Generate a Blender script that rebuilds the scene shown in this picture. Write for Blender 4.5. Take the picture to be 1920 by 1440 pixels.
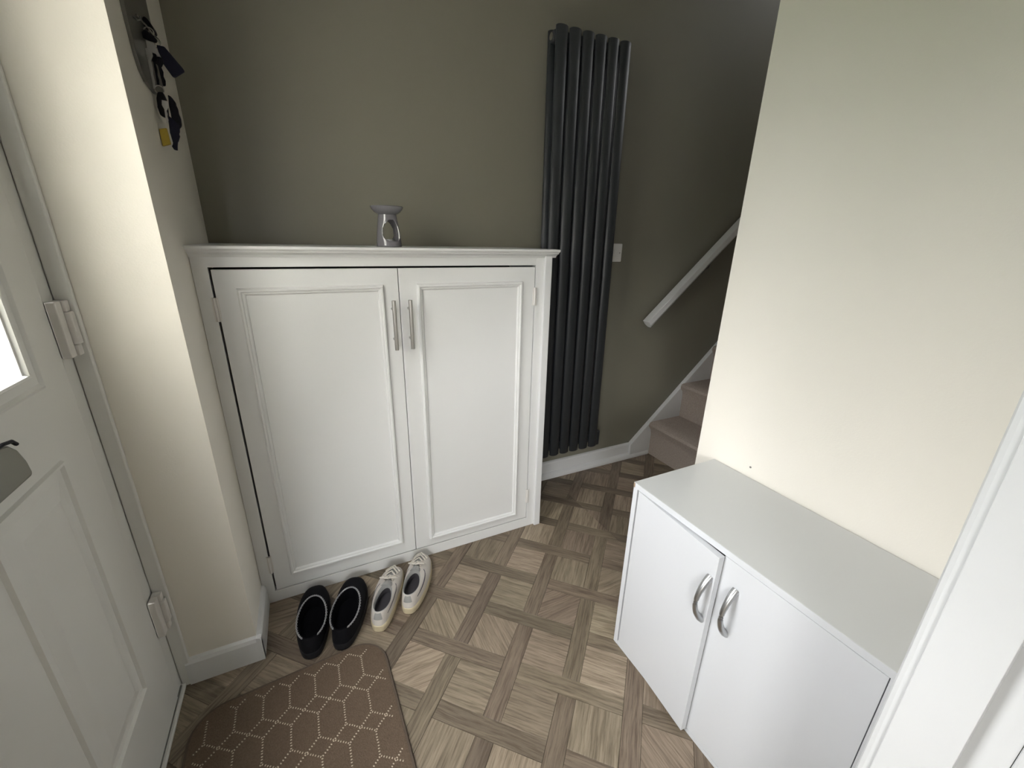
import bpy, bmesh, math, random
from mathutils import Vector, Matrix
random.seed(7)
PI = math.pi
scene = bpy.context.scene
C = scene.collection
for o in list(bpy.data.objects): bpy.data.objects.remove(o)

# ------------------------------------------------------------------ camera
cam = bpy.data.cameras.new('camera'); co = bpy.data.objects.new('camera', cam); C.objects.link(co)
cam.sensor_fit = 'HORIZONTAL'; cam.sensor_width = 36.0; cam.lens = 781.5 / 1920 * 36.0; cam.clip_start = 0.01
R = ((0.89926792, -0.12510993, 0.41912375), (-0.43693494, -0.30103862, 0.84762233), (0.02012647, -0.94536938, -0.32537927))
M4 = Matrix([[r[0], -r[1], -r[2], 0] for r in R] + [[0, 0, 0, 1]])
M4.translation = Vector((0, 0, 1.2)); co.matrix_world = M4
scene.camera = co

# ------------------------------------------------------------------ world, daylight, exposure
w = bpy.data.worlds.new('overcast_sky'); scene.world = w; w.use_nodes = True
nt = w.node_tree; bg = nt.nodes['Background']
tc = nt.nodes.new('ShaderNodeTexCoord'); sep = nt.nodes.new('ShaderNodeSeparateXYZ'); rp = nt.nodes.new('ShaderNodeValToRGB')
nt.links.new(tc.outputs['Generated'], sep.inputs[0]); nt.links.new(sep.outputs['Z'], rp.inputs[0]); nt.links.new(rp.outputs[0], bg.inputs[0])
rp.color_ramp.elements[0].position = 0.0; rp.color_ramp.elements[0].color = (0.34, 0.335, 0.345, 1)
rp.color_ramp.elements[1].position = 1.0; rp.color_ramp.elements[1].color = (0.985, 0.988, 1.0, 1)
bg.inputs[1].default_value = 47.0
def portal(name, loc, rot, sx, sy):
    l = bpy.data.lights.new(name, 'AREA'); l.shape = 'RECTANGLE'; l.size = sx; l.size_y = sy
    o = bpy.data.objects.new(name, l); C.objects.link(o); o.location = loc; o.rotation_euler = rot
    l.cycles.is_portal = True
portal('door_glass_portal', (-0.53, 0.682, 1.37), (0, -PI/2, 0), 0.84, 0.58)
portal('living_window_portal', (-1.075, -1.39, 1.18), (PI/2, 0, 0), 1.15, 0.52)
portal('added_stair_light_portal', (4.69, 1.225, 3.85), (0, PI/2, 0), 0.65, 0.50)  # daylight through an unseen window, added to brighten the stairs and handrail
SUN_DIR = Vector((0.62, 1.0, -0.50))
sl_ = bpy.data.lights.new('hazy_sun', 'SUN'); sl_.energy = 13.0; sl_.angle = math.radians(40); sl_.color = (1.0, 0.985, 0.965)
so = bpy.data.objects.new('hazy_sun', sl_); C.objects.link(so); so.rotation_euler = SUN_DIR.to_track_quat('-Z', 'Y').to_euler()
scene.view_settings.view_transform = 'Standard'; scene.view_settings.look = 'None'
scene.view_settings.gamma = 1.0; scene.view_settings.use_curve_mapping = False
scene.view_settings.exposure = -0.08

# ------------------------------------------------------------------ materials
def mat(name, col, rough=0.5, metal=0.0, var=0.0, vscale=8.0, bump=0.0, bscale=200.0, coat=0.0, spec=0.5):
    m = bpy.data.materials.new(name); m.use_nodes = True; n = m.node_tree; b = n.nodes['Principled BSDF']
    b.inputs['Base Color'].default_value = (*col, 1); b.inputs['Roughness'].default_value = rough
    b.inputs['Metallic'].default_value = metal; b.inputs['Coat Weight'].default_value = coat
    b.inputs['Specular IOR Level'].default_value = spec
    t = n.nodes.new('ShaderNodeTexCoord')
    if var:
        no = n.nodes.new('ShaderNodeTexNoise'); no.inputs['Scale'].default_value = vscale; no.inputs['Detail'].default_value = 4
        n.links.new(t.outputs['Object'], no.inputs['Vector'])
        mx = n.nodes.new('ShaderNodeMix'); mx.data_type = 'RGBA'
        mx.inputs['A'].default_value = (*[c * (1 - var) for c in col], 1); mx.inputs['B'].default_value = (*[min(1, c * (1 + var)) for c in col], 1)
        n.links.new(no.outputs[0], mx.inputs['Factor']); n.links.new(mx.outputs['Result'], b.inputs['Base Color'])
    if bump:
        nb = n.nodes.new('ShaderNodeTexNoise'); nb.inputs['Scale'].default_value = bscale; nb.inputs['Detail'].default_value = 3
        n.links.new(t.outputs['Object'], nb.inputs['Vector'])
        bp_ = n.nodes.new('ShaderNodeBump'); bp_.inputs['Strength'].default_value = bump; bp_.inputs['Distance'].default_value = 0.002
        n.links.new(nb.outputs[0], bp_.inputs['Height']); n.links.new(bp_.outputs[0], b.inputs['Normal'])
    return m

def wood(name, c1, c2, c3, turn=0.0):
    """limed oak print: streaks along local x, tone differs per piece"""
    m = bpy.data.materials.new(name); m.use_nodes = True; n = m.node_tree; L = n.links.new; b = n.nodes['Principled BSDF']
    N = n.nodes.new
    t = N('ShaderNodeTexCoord'); oi = N('ShaderNodeObjectInfo')
    off = N('ShaderNodeVectorMath'); off.operation = 'SCALE'; off.inputs[0].default_value = (37.0, 91.0, 53.0); L(oi.outputs['Random'], off.inputs['Scale'])
    mp = N('ShaderNodeMapping'); mp.inputs['Rotation'].default_value = (0, 0, turn); L(t.outputs['Object'], mp.inputs['Vector'])
    ad = N('ShaderNodeVectorMath'); ad.operation = 'ADD'; L(mp.outputs[0], ad.inputs[0]); L(off.outputs[0], ad.inputs[1])
    # warped figure
    wn = N('ShaderNodeTexNoise'); wn.inputs['Scale'].default_value = 7; wn.inputs['Detail'].default_value = 2; L(ad.outputs[0], wn.inputs['Vector'])
    wm = N('ShaderNodeVectorMath'); wm.operation = 'MULTIPLY_ADD'; L(wn.outputs['Color'], wm.inputs[0]); wm.inputs[1].default_value = (0, 0.014, 0); L(ad.outputs[0], wm.inputs[2])
    s1 = N('ShaderNodeMapping'); s1.inputs['Scale'].default_value = (10, 190, 10); L(wm.outputs[0], s1.inputs['Vector'])
    n1 = N('ShaderNodeTexNoise'); n1.inputs['Scale'].default_value = 1; n1.inputs['Detail'].default_value = 5; n1.inputs['Roughness'].default_value = 0.7; L(s1.outputs[0], n1.inputs['Vector'])
    s2 = N('ShaderNodeMapping'); s2.inputs['Scale'].default_value = (5, 46, 5); L(wm.outputs[0], s2.inputs['Vector'])
    n2 = N('ShaderNodeTexNoise'); n2.inputs['Scale'].default_value = 1; n2.inputs['Detail'].default_value = 3; n2.inputs['Distortion'].default_value = 0.8; L(s2.outputs[0], n2.inputs['Vector'])
    r1 = N('ShaderNodeValToRGB'); e = r1.color_ramp.elements; e[0].position = 0.28; e[0].color = (*c2, 1); e[1].position = 0.74; e[1].color = (*c1, 1)
    L(n2.outputs[0], r1.inputs[0])
    r2 = N('ShaderNodeValToRGB'); e = r2.color_ramp.elements; e[0].position = 0.36; e[0].color = (*c3, 1); e[1].position = 0.56; e[1].color = (1, 1, 1, 1)
    L(n1.outputs[0], r2.inputs[0])
    mu = N('ShaderNodeMix'); mu.data_type = 'RGBA'; mu.blend_type = 'MULTIPLY'; mu.inputs['Factor'].default_value = 0.85
    L(r1.outputs[0], mu.inputs['A']); L(r2.outputs[0], mu.inputs['B'])
    # piece tone
    wr = N('ShaderNodeMath'); wr.operation = 'MULTIPLY'; wr.inputs[1].default_value = 7.31; L(oi.outputs['Random'], wr.inputs[0])
    fr = N('ShaderNodeMath'); fr.operation = 'FRACT'; L(wr.outputs[0], fr.inputs[0])
    mr = N('ShaderNodeMapRange'); mr.inputs['To Min'].default_value = 0.80; mr.inputs['To Max'].default_value = 1.18; L(fr.outputs[0], mr.inputs['Value'])
    hs = N('ShaderNodeHueSaturation'); L(mu.outputs['Result'], hs.inputs['Color']); L(mr.outputs[0], hs.inputs['Value'])
    ms = N('ShaderNodeMapRange'); ms.inputs['To Min'].default_value = 0.492; ms.inputs['To Max'].default_value = 0.510; L(oi.outputs['Random'], ms.inputs['Value']); L(ms.outputs[0], hs.inputs['Hue'])
    L(hs.outputs[0], b.inputs['Base Color'])
    b.inputs['Roughness'].default_value = 0.48; b.inputs['Specular IOR Level'].default_value = 0.35
    bu = N('ShaderNodeBump'); bu.inputs['Strength'].default_value = 0.25; bu.inputs['Distance'].default_value = 0.001; L(n1.outputs[0], bu.inputs['Height']); L(bu.outputs[0], b.inputs['Normal'])
    return m

MT = dict(
    cream=mat('cream_wall_paint', (0.76, 0.728, 0.655), 0.62, var=0.015, vscale=3, bump=0.12, bscale=260),
    green=mat('olive_wall_paint', (0.198, 0.189, 0.149), 0.42, var=0.02, vscale=3, bump=0.10, bscale=260),
    ceiling=mat('ceiling_paint', (0.55, 0.54, 0.51), 0.8),
    gloss=mat('white_gloss_paint', (0.68, 0.685, 0.685), 0.28, var=0.01, bump=0.05, bscale=90),
    satin=mat('white_satin_paint', (0.71, 0.715, 0.71), 0.34, var=0.012, vscale=5, bump=0.07, bscale=120),
    gloss_dimmed=mat('dimmed_white_gloss', (0.56, 0.568, 0.57), 0.3, var=0.02, vscale=6, bump=0.08, bscale=80),  # white gloss with shade put into its colour where the lining is over-lit
    laminate=mat('white_laminate', (0.55, 0.562, 0.58), 0.26, var=0.006),
    lamtop=mat('white_laminate_top', (0.56, 0.57, 0.56), 0.3, var=0.006),
    upvc=mat('painted_door_white', (0.70, 0.70, 0.67), 0.38, bump=0.08, bscale=150),
    hinge=mat('white_hinge', (0.66, 0.64, 0.61), 0.4),
    dark=mat('dark_gap', (0.02, 0.02, 0.02), 0.8),
    rad=mat('anthracite_powder_coat', (0.022, 0.025, 0.028), 0.45, bump=0.1, bscale=900),
    chrome=mat('chrome', (0.7, 0.7, 0.7), 0.15, 1.0),
    steel=mat('brushed_steel', (0.48, 0.47, 0.45), 0.32, 1.0),
    alu=mat('satin_aluminium', (0.50, 0.51, 0.52), 0.28, 1.0),
    plate=mat('letter_plate_metal', (0.22, 0.22, 0.20), 0.38, 1.0),
    carpet=mat('stair_carpet', (0.38, 0.325, 0.285), 0.95, var=0.38, vscale=170, bump=0.9, bscale=240, spec=0.1),
    mat_=mat('brown_mat_pile', (0.118, 0.086, 0.061), 0.95, var=0.35, vscale=260, bump=1.0, bscale=300, spec=0.1),
    matedge=mat('mat_edge', (0.085, 0.062, 0.045), 0.9, var=0.2, vscale=150),
    stitch=mat('beige_stitch', (0.47, 0.40, 0.30), 0.9),
    ceramic=mat('grey_glazed_ceramic', (0.15, 0.147, 0.16), 0.12, coat=0.6),
    black=mat('black_suede', (0.004, 0.004, 0.0055), 0.85, bump=0.4, bscale=400, spec=0.15),
    blackin=mat('black_lining', (0.003, 0.003, 0.004), 0.95, spec=0.05),
    rubber=mat('black_rubber', (0.008, 0.008, 0.010), 0.6, spec=0.3),
    braid=mat('silver_braid', (0.42, 0.42, 0.44), 0.35, 0.6),
    shoe=mat('off_white_leather', (0.55, 0.515, 0.475), 0.5, var=0.10, vscale=30),
    sole=mat('yellowed_rubber_sole', (0.50, 0.43, 0.29), 0.55, var=0.08, vscale=25),
    lining=mat('grey_lining', (0.40, 0.40, 0.39), 0.9, bump=0.4, bscale=500),
    insole=mat('dark_insole', (0.045, 0.042, 0.048), 0.9),
    lace=mat('shoe_lace', (0.58, 0.54, 0.48), 0.8),
    navystripe=mat('navy_stripe', (0.02, 0.02, 0.05), 0.5),
    tab=mat('grey_heel_tab', (0.26, 0.26, 0.25), 0.6),
    keyblack=mat('black_plastic', (0.006, 0.006, 0.010), 0.5, spec=0.2),
    keynavy=mat('navy_leather', (0.009, 0.009, 0.024), 0.6, spec=0.25),
    yellow=mat('yellow_plastic', (0.45, 0.33, 0.04), 0.5, var=0.15, vscale=90),
    rackm=mat('grey_rack_metal', (0.20, 0.20, 0.19), 0.35, 0.7),
    plastic=mat('white_plastic', (0.70, 0.69, 0.66), 0.35),
    bolt=mat('chipboard', (0.24, 0.17, 0.11), 0.9, var=0.3, vscale=400),
    grime=mat('grey_scuff', (0.22, 0.21, 0.20), 0.8),
    screed=mat('dark_screed', (0.03, 0.025, 0.02), 0.9),
    beige=mat('living_room_carpet', (0.42, 0.37, 0.31), 0.95, bump=0.5, bscale=300),
    paving=mat('grey_paving', (0.30, 0.30, 0.28), 0.9, var=0.15, vscale=4),
    hedge=mat('hedge_leaves', (0.05, 0.09, 0.03), 0.8, var=0.6, vscale=30, bump=1.0, bscale=40),
    lead=mat('lead_came', (0.20, 0.32, 0.32), 0.4),
)
lm = bpy.data.materials.new('obscured_glass_border'); lm.use_nodes = True; n = lm.node_tree; n.nodes.remove(n.nodes['Principled BSDF'])
tr = n.nodes.new('ShaderNodeBsdfTranslucent'); tr.inputs[0].default_value = (0.040, 0.056, 0.052, 1); n.links.new(tr.outputs[0], n.nodes['Material Output'].inputs[0]); MT['lead'] = lm
MT['square'] = wood('oak_square', (0.325, 0.264, 0.194), (0.205, 0.163, 0.118), (0.50, 0.47, 0.44))
MT['square_diag'] = wood('oak_square_diagonal', (0.318, 0.256, 0.188), (0.202, 0.158, 0.115), (0.50, 0.47, 0.44), turn=PI/4)
MT['strip'] = wood('oak_strip', (0.215, 0.172, 0.126), (0.132, 0.103, 0.075), (0.48, 0.45, 0.42))

gm = bpy.data.materials.new('clear_glass'); gm.use_nodes = True; n = gm.node_tree; n.nodes.remove(n.nodes['Principled BSDF'])
tr = n.nodes.new('ShaderNodeBsdfTransparent'); tr.inputs[0].default_value = (0.965, 0.97, 0.967, 1)
gl = n.nodes.new('ShaderNodeBsdfGlossy'); gl.inputs['Roughness'].default_value = 0.03
mx = n.nodes.new('ShaderNodeMixShader'); lw = n.nodes.new('ShaderNodeFresnel'); lw.inputs[0].default_value = 1.45
gg = n.nodes.new('ShaderNodeNewGeometry'); sb = n.nodes.new('ShaderNodeMath'); sb.operation = 'SUBTRACT'; sb.inputs[0].default_value = 1.0
ml = n.nodes.new('ShaderNodeMath'); ml.operation = 'MULTIPLY'; n.links.new(gg.outputs['Backfacing'], sb.inputs[1]); n.links.new(lw.outputs[0], ml.inputs[0]); n.links.new(sb.outputs[0], ml.inputs[1])
n.links.new(ml.outputs[0], mx.inputs[0]); n.links.new(tr.outputs[0], mx.inputs[1]); n.links.new(gl.outputs[0], mx.inputs[2])
n.links.new(mx.outputs[0], n.nodes['Material Output'].inputs[0]); MT['glass'] = gm

# ------------------------------------------------------------------ helpers
ORG = {}
def obj(name, bm, m, parent=None, smooth=False, local=False):
    me = bpy.data.meshes.new(name)
    org = ORG.get(parent.name, Vector((0, 0, 0))) if parent else Vector((0, 0, 0))
    if not local: bmesh.ops.translate(bm, verts=bm.verts, vec=-org)
    bmesh.ops.recalc_face_normals(bm, faces=bm.faces)
    if smooth:
        for f in bm.faces: f.smooth = True
        for e in bm.edges:
            if len(e.link_faces) == 2 and e.calc_face_angle(0) > 0.7: e.smooth = False
    bm.to_mesh(me); bm.free()
    me.materials.append(MT[m] if isinstance(m, str) else m)
    o = bpy.data.objects.new(name, me); C.objects.link(o)
    if parent: o.parent = parent; ORG[o.name] = org
    return o
def tag(o, label=None, cat=None, group=None, kind=None):
    if label: o['label'] = label
    if cat: o['category'] = cat
    if group: o['group'] = group
    if kind: o['kind'] = kind
    return o
def thing(name, label, cat, loc=(0, 0, 0), group=None, rot=(0, 0, 0)):
    o = bpy.data.objects.new(name, None); C.objects.link(o); o.location = loc; o.rotation_euler = rot
    ORG[o.name] = Vector(loc); o.empty_display_size = 0.05
    return tag(o, label, cat, group)
def struct(name, bm, m, label=None, parent=None, cat=None, smooth=False):
    o = obj(name, bm, m, parent, smooth)
    if not parent: tag(o, label, cat, kind='structure')
    return o
def box(x0, x1, y0, y1, z0, z1, bev=0.0, bm=None):
    b = bmesh.new()
    v = [b.verts.new((x, y, z)) for x in (x0, x1) for y in (y0, y1) for z in (z0, z1)]
    for f in ((0, 1, 3, 2), (4, 6, 7, 5), (0, 4, 5, 1), (2, 3, 7, 6), (0, 2, 6, 4), (1, 5, 7, 3)): b.faces.new([v[i] for i in f])
    if bev: bmesh.ops.bevel(b, geom=list(b.edges), offset=bev, segments=2, affect='EDGES', profile=0.5)
    return merge(bm, b)
def merge(bm, b):
    if bm is None: return b
    me = bpy.data.meshes.new('t'); b.to_mesh(me); b.free(); bm.from_mesh(me); bpy.data.meshes.remove(me); return bm
def prism(pts, axis, a0, a1, bev=0.0, bm=None):
    """polygon pts in the two other axes, extruded along axis"""
    b = bmesh.new()
    def P(p, a): q = list(p); q.insert(axis, a); return b.verts.new(q)
    A = [P(p, a0) for p in pts]; B = [P(p, a1) for p in pts]; n_ = len(pts)
    b.faces.new(A); b.faces.new(B[::-1])
    for i in range(n_): b.faces.new((A[i], B[i], B[(i+1) % n_], A[(i+1) % n_]))
    if bev: bmesh.ops.bevel(b, geom=list(b.edges), offset=bev, segments=2, affect='EDGES', profile=0.5)
    return merge(bm, b)
def tube(path, r, seg=10, bm=None, closed=False, flat=1.0, caps=True):
    """round tube through points; r number or list"""
    b = bmesh.new(); n_ = len(path); path = [Vector(p) for p in path]; rings = []
    up = Vector((0, 0, 1))
    for i, p in enumerate(path):
        if closed: d = path[(i+1) % n_] - path[i-1]
        else: d = path[min(i+1, n_-1)] - path[max(i-1, 0)]
        d.normalize()
        s = d.cross(up)
        if s.length < 1e-3: s = d.cross(Vector((0, 1, 0)))
        s.normalize(); t_ = s.cross(d)
        rr = r[i] if isinstance(r, (list, tuple)) else r
        rings.append([b.verts.new(p + s*math.cos(2*PI*k/seg)*rr + t_*math.sin(2*PI*k/seg)*rr*flat) for k in range(seg)])
    m_ = n_ if closed else n_-1
    for i in range(m_):
        A, B = rings[i], rings[(i+1) % n_]
        for k in range(seg): b.faces.new((A[k], A[(k+1) % seg], B[(k+1) % seg], B[k]))
    if not closed and caps: b.faces.new(rings[0]); b.faces.new(rings[-1][::-1])
    return merge(bm, b)
def cyl(p0, p1, r, seg=16, bm=None): return tube([p0, p1], r, seg, bm)
def moulding(y0, y1, x, z0, z1, prof, axis='x', bm=None):
    """picture-frame moulding: rectangle a0..a1 by z0..z1 on plane; prof = list of (inset, height)"""
    b = bmesh.new(); rings = []
    for ins, h in prof:
        c_ = [(y0+ins, z0+ins), (y1-ins, z0+ins), (y1-ins, z1-ins), (y0+ins, z1-ins)]
        rings.append([b.verts.new((x+h, a, z) if axis == 'x' else (a, x-h, z)) for a, z in c_])
    for i in range(len(rings)-1):
        for k in range(4): b.faces.new((rings[i][k], rings[i][(k+1) % 4], rings[i+1][(k+1) % 4], rings[i+1][k]))
    return merge(bm, b)
def rot(bm, origin, axis, ang):
    bmesh.ops.rotate(bm, verts=bm.verts, cent=Vector(origin), matrix=Matrix.Rotation(ang, 3, axis)); return bm

# ------------------------------------------------------------------ room shell
GY = 1.68          # olive wall
LX = -0.256        # return wall with the key rack
PY = 1.147         # pillar face beside the front door
RX = 1.067         # cream wall behind the low cabinet
floor = struct('floor', box(-0.70, 1.90, 0.02, 1.70, -0.06, -0.004), 'screed', 'oak effect parquet floor of squares framed by crossing strips')
struct('wall_back', box(-0.535, 4.7, GY, GY+0.1, -0.06, 4.8), 'green', 'olive green wall behind the cupboard and radiator')
struct('wall_left', box(-0.535, LX, PY, GY, -0.06, 2.45, 0.0), 'cream', 'cream wall corner between the front door and the cupboard')
b = box(-0.535, -0.445, -0.05, 0.235, -0.06, 2.45); box(-0.535, -0.445, 0.235, PY, 2.06, 2.45, bm=b)
struct('wall_front_door', b, 'cream', 'cream wall around the front door')
b = prism([(RX, 0.02), (RX+0.12, 0.02), (RX+0.12, 0.69), (4.7, 0.69), (4.7, 0.808), (RX, 0.808)], 2, -0.06, 4.8)
struct('wall_right', b, 'cream', 'plain cream wall behind the low white cabinet')
b = box(4.6, 4.7, 0.808, GY, -0.06, 3.5); box(4.6, 4.7, 0.808, GY, 4.08, 4.8, bm=b); box(4.6, 4.7, 0.808, 1.0, 3.5, 4.2, bm=b); box(4.6, 4.7, 1.5, GY, 3.5, 4.2, bm=b)
struct('wall_stairs_end', b, 'cream', 'wall at the head of the stairs')
b = box(-0.445, -0.43, 0.02, 0.105, -0.06, 2.45); box(0.605, RX, 0.02, 0.105, -0.06, 2.45, bm=b); box(-0.43, 0.605, 0.02, 0.105, 2.04, 2.45, bm=b)
struct('wall_front', b, 'cream', 'cream wall with the open doorway the view is taken from')
b = box(-0.535, 1.95, 0.0, GY, 2.4, 2.5); box(1.85, 1.95, 0.808, GY, 2.5, 4.8, bm=b); box(1.85, 4.7, 0.808, GY, 4.8, 4.9, bm=b)
struct('ceiling', b, 'ceiling', 'white ceiling over the hall and stairs')
# living room behind the viewer
WX0, WX1, WZ0, WZ1, WD = -1.70, -0.45, 0.88, 1.48, -1.30
struct('floor', box(-1.9, 2.7, WD-0.1, 0.02, -0.06, 0.0), 'beige', 'beige carpet of the room behind the doorway')
b = box(-2.0, -1.9, WD-0.1, 0.02, -0.06, 2.45); box(2.7, 2.8, WD-0.1, 0.02, -0.06, 2.45, bm=b)
box(-2.0, -0.535, 0.02, 0.1, -0.06, 2.45, bm=b); box(1.187, 2.8, 0.02, 0.1, -0.06, 2.45, bm=b)
box(-1.9, WX0, WD-0.1, WD, -0.06, 2.45, bm=b); box(WX1, 2.7, WD-0.1, WD, -0.06, 2.45, bm=b)
box(WX0, WX1, WD-0.1, WD, -0.06, WZ0, bm=b); box(WX0, WX1, WD-0.1, WD, WZ1, 2.45, bm=b)
struct('wall_living_room', b, 'cream', 'cream walls of the room behind the doorway')
struct('ceiling', box(-2.0, 2.8, WD-0.1, 0.02, 2.45, 2.55), 'ceiling', 'white ceiling of the room behind the doorway')
b = box(WX0, WX1, WD-0.08, WD-0.02, WZ0, WZ0+0.06); box(WX0, WX1, WD-0.08, WD-0.02, WZ1-0.06, WZ1, bm=b)
for q in (WX0, (WX0+WX1)/2-0.03, WX1-0.06): box(q, q+0.06, WD-0.08, WD-0.02, WZ0+0.06, WZ1-0.06, bm=b)
wn = struct('window_1', b, 'gloss', 'white living room window behind the doorway'); obj('glass_pane', box(WX0+0.06, WX1-0.06, WD-0.055, WD-0.05, WZ0+0.06, WZ1-0.06), 'glass', wn)
b = box(4.63, 4.67, 0.95, 1.5, 3.5, 3.54); box(4.63, 4.67, 0.95, 1.5, 4.04, 4.08, bm=b); box(4.63, 4.67, 0.95, 0.99, 3.54, 4.04, bm=b); box(4.63, 4.67, 1.46, 1.5, 3.54, 4.04, bm=b)
wn = struct('added_stair_window', b, 'gloss', 'small white unseen window added at the head of the stairs for light'); obj('glass_pane', box(4.648, 4.652, 0.99, 1.46, 3.54, 4.04), 'glass', wn)  # out of view, added to let more light onto handrail and steps
struct('outdoor_ground', box(-9, -0.536, -7, 8, -0.25, -0.2), 'paving', 'grey paving outside the front door')

hg = thing('garden_hedge', 'green clipped hedge outside beyond the front door glass', 'hedge', (-4.2, 0.8, -0.2))
b = bmesh.new(); G_ = {}
for i in range(61):
    for j in range(13):
        y_ = -3.5+8.6*i/60; z_ = -0.2+2.1*j/12; G_[i, j] = b.verts.new((-4.0-random.uniform(0, .12)-(0.35 if j == 12 else 0), y_, z_))
for i in range(60):
    for j in range(12): b.faces.new((G_[i, j], G_[i+1, j], G_[i+1, j+1], G_[i, j+1]))
tp = [b.verts.new((-4.7, -3.5+8.6*i/60, 1.85)) for i in range(61)]; bt = [b.verts.new((-4.7, -3.5+8.6*i/60, -0.2)) for i in range(61)]
for i in range(60): b.faces.new((G_[i, 12], G_[i+1, 12], tp[i+1], tp[i])); b.faces.new((tp[i], tp[i+1], bt[i+1], bt[i]))
obj('leaf_mass', b, 'hedge', hg)
# ------------------------------------------------------------------ parquet (pieces of the floor)
p = 0.1762; wd = 0.050; sq = p - wd
O0 = Vector((0.535, 1.173)); di = Vector((1, -1)) / math.sqrt(2); dj = Vector((-1, -1)) / math.sqrt(2)
REG = [((-0.445, 1.0669, 0.021, 1.649)), ((1.0669, 1.745, 0.8085, 1.649))]
def clip(poly, r):
    x0, x1, y0, y1 = r
    for ax, s, lim in ((0, 1, x0), (0, -1, x1), (1, 1, y0), (1, -1, y1)):
        out = []
        for i in range(len(poly)):
            a, c_ = poly[i-1], poly[i]; da, dc = s*(a[ax]-lim), s*(c_[ax]-lim)
            if (da >= 0) != (dc >= 0):
                t_ = da/(da-dc); out.append((a[0]+(c_[0]-a[0])*t_, a[1]+(c_[1]-a[1])*t_))
            if dc >= 0: out.append(c_)
        poly = out
        if len(poly) < 3: return None
    return poly
def slab(poly, h=0.0035, bev=0.0006):
    b = bmesh.new(); n_ = len(poly)
    cx = sum(q[0] for q in poly)/n_; cy = sum(q[1] for q in poly)/n_
    def ins(q, d): v = Vector((cx-q[0], cy-q[1])); l = v.length; return (q[0]+v.x*min(1, d/l), q[1]+v.y*min(1, d/l)) if l > 0 else q
    A = [b.verts.new((*q, -h)) for q in poly]; B = [b.verts.new((*q, -bev)) for q in poly]; D = [b.verts.new((*ins(q, bev*1.6), 0)) for q in poly]
    for X, Y in ((A, B), (B, D)):
        for i in range(n_): b.faces.new((X[i], X[(i+1) % n_], Y[(i+1) % n_], Y[i]))
    b.faces.new(D); return b
full = {}
def piece(c_, lx, ly, ang, m, name):
    ca, sa = math.cos(ang), math.sin(ang); g = 0.0004
    loc = [(-lx/2+g, -ly/2+g), (lx/2-g, -ly/2+g), (lx/2-g, ly/2-g), (-lx/2+g, ly/2-g)]
    wl = [(c_.x+x*ca-y*sa, c_.y+x*sa+y*ca) for x, y in loc]
    for r in REG:
        q = clip(wl, r)
        if not q: continue
        ar = abs(sum(q[i-1][0]*q[i][1]-q[i][0]*q[i-1][1] for i in range(len(q))))/2
        if ar < 2e-4: continue
        if ar > lx*ly*0.985:
            k = (name, m)
            if k not in full:
                o = obj(name, slab(loc), m, floor, local=True); full[k] = o.data
            else:
                o = bpy.data.objects.new(name, full[k]); C.objects.link(o); o.parent = floor
        else:
            dd = []
            for X in q:
                Y = ((X[0]-c_.x)*ca+(X[1]-c_.y)*sa, -(X[0]-c_.x)*sa+(X[1]-c_.y)*ca)
                if not dd or math.dist(Y, dd[-1]) > 1e-4: dd.append(Y)
            if math.dist(dd[0], dd[-1]) < 1e-4: dd.pop()
            if len(dd) < 3: continue
            o = obj(name, slab(dd), m, floor, local=True)
        o.location = (c_.x, c_.y, 0); o.rotation_euler = (0, 0, ang)
for i in range(-14, 15):
    for j in range(-14, 15):
        c_ = O0 + di*(i*p) + dj*(j*p)
        if not (-0.8 < c_.x < 2.1 and -0.3 < c_.y < 2.0): continue
        if (i+j) % 2 == 0: piece(c_, 2*p-wd, wd, -PI/4, 'strip', 'parquet_strip')
        else: piece(c_, 2*p-wd, wd, PI/4, 'strip', 'parquet_strip')
        c2 = c_ + di*(p/2) + dj*(p/2)
        k = random.random()
        piece(c2, sq, sq, random.choice((PI/4, -PI/4)) if k < .6 else PI/4+random.choice((0, PI/2, PI, 3*PI/2)), 'square' if k < 0.66 else 'square_diag', 'parquet_square')

# ------------------------------------------------------------------ skirting and trim
sk = [(GY, 0), (GY-0.015, 0), (GY-0.015, 0.080), (GY-0.012, 0.087), (GY-0.004, 0.090), (GY, 0.090)]
struct('baseboard_back', prism(sk, 0, 0.80, 1.598), 'gloss', 'white skirting board along the olive wall under the radiator')
bd = [(GY-0.015, 0), (GY-0.033, 0), (GY-0.033, 0.012), (GY-0.030, 0.022), (GY-0.022, 0.029), (GY-0.015, 0.031)]
b = prism(bd, 0, 0.80, 1.738)
struct('trim_1', b, 'gloss', 'white floor bead along the foot of the skirting board')
s2 = [(PY, 0), (PY-0.013, 0), (PY-0.013, 0.072), (PY-0.009, 0.082), (PY, 0.086)]
b = prism(s2, 0, -0.427, LX+0.013)
s3 = [(LX, 0), (LX+0.013, 0), (LX+0.013, 0.072), (LX+0.009, 0.082), (LX, 0.086)]
prism(s3, 1, PY-0.0129, 1.355, bm=b)
struct('baseboard_left', b, 'gloss', 'white skirting board around the foot of the cream wall corner')
# front door frame
b = box(-0.53, -0.447, 1.096, 1.146, 0.0, 2.06, 0.002)
box(-0.53, -0.447, 0.235, 0.267, 0.0, 2.06, 0.002, bm=b); box(-0.53, -0.447, 0.267, 1.096, 2.02, 2.06, 0.002, bm=b)
fr = struct('trim_2', b, 'upvc', 'white front door frame')
obj('frame_bead', box(-0.446, -0.416, 1.136, 1.1475, 0.0, 2.10, 0.003), 'upvc', fr)
obj('threshold', box(-0.52, -0.437, 0.267, 1.146, 0.0, 0.011, 0.002), 'upvc', fr)
obj('threshold_bar', box(-0.452, -0.4435, 0.267, 1.13, 0.011, 0.016, 0.001), 'rackm', fr)

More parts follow.
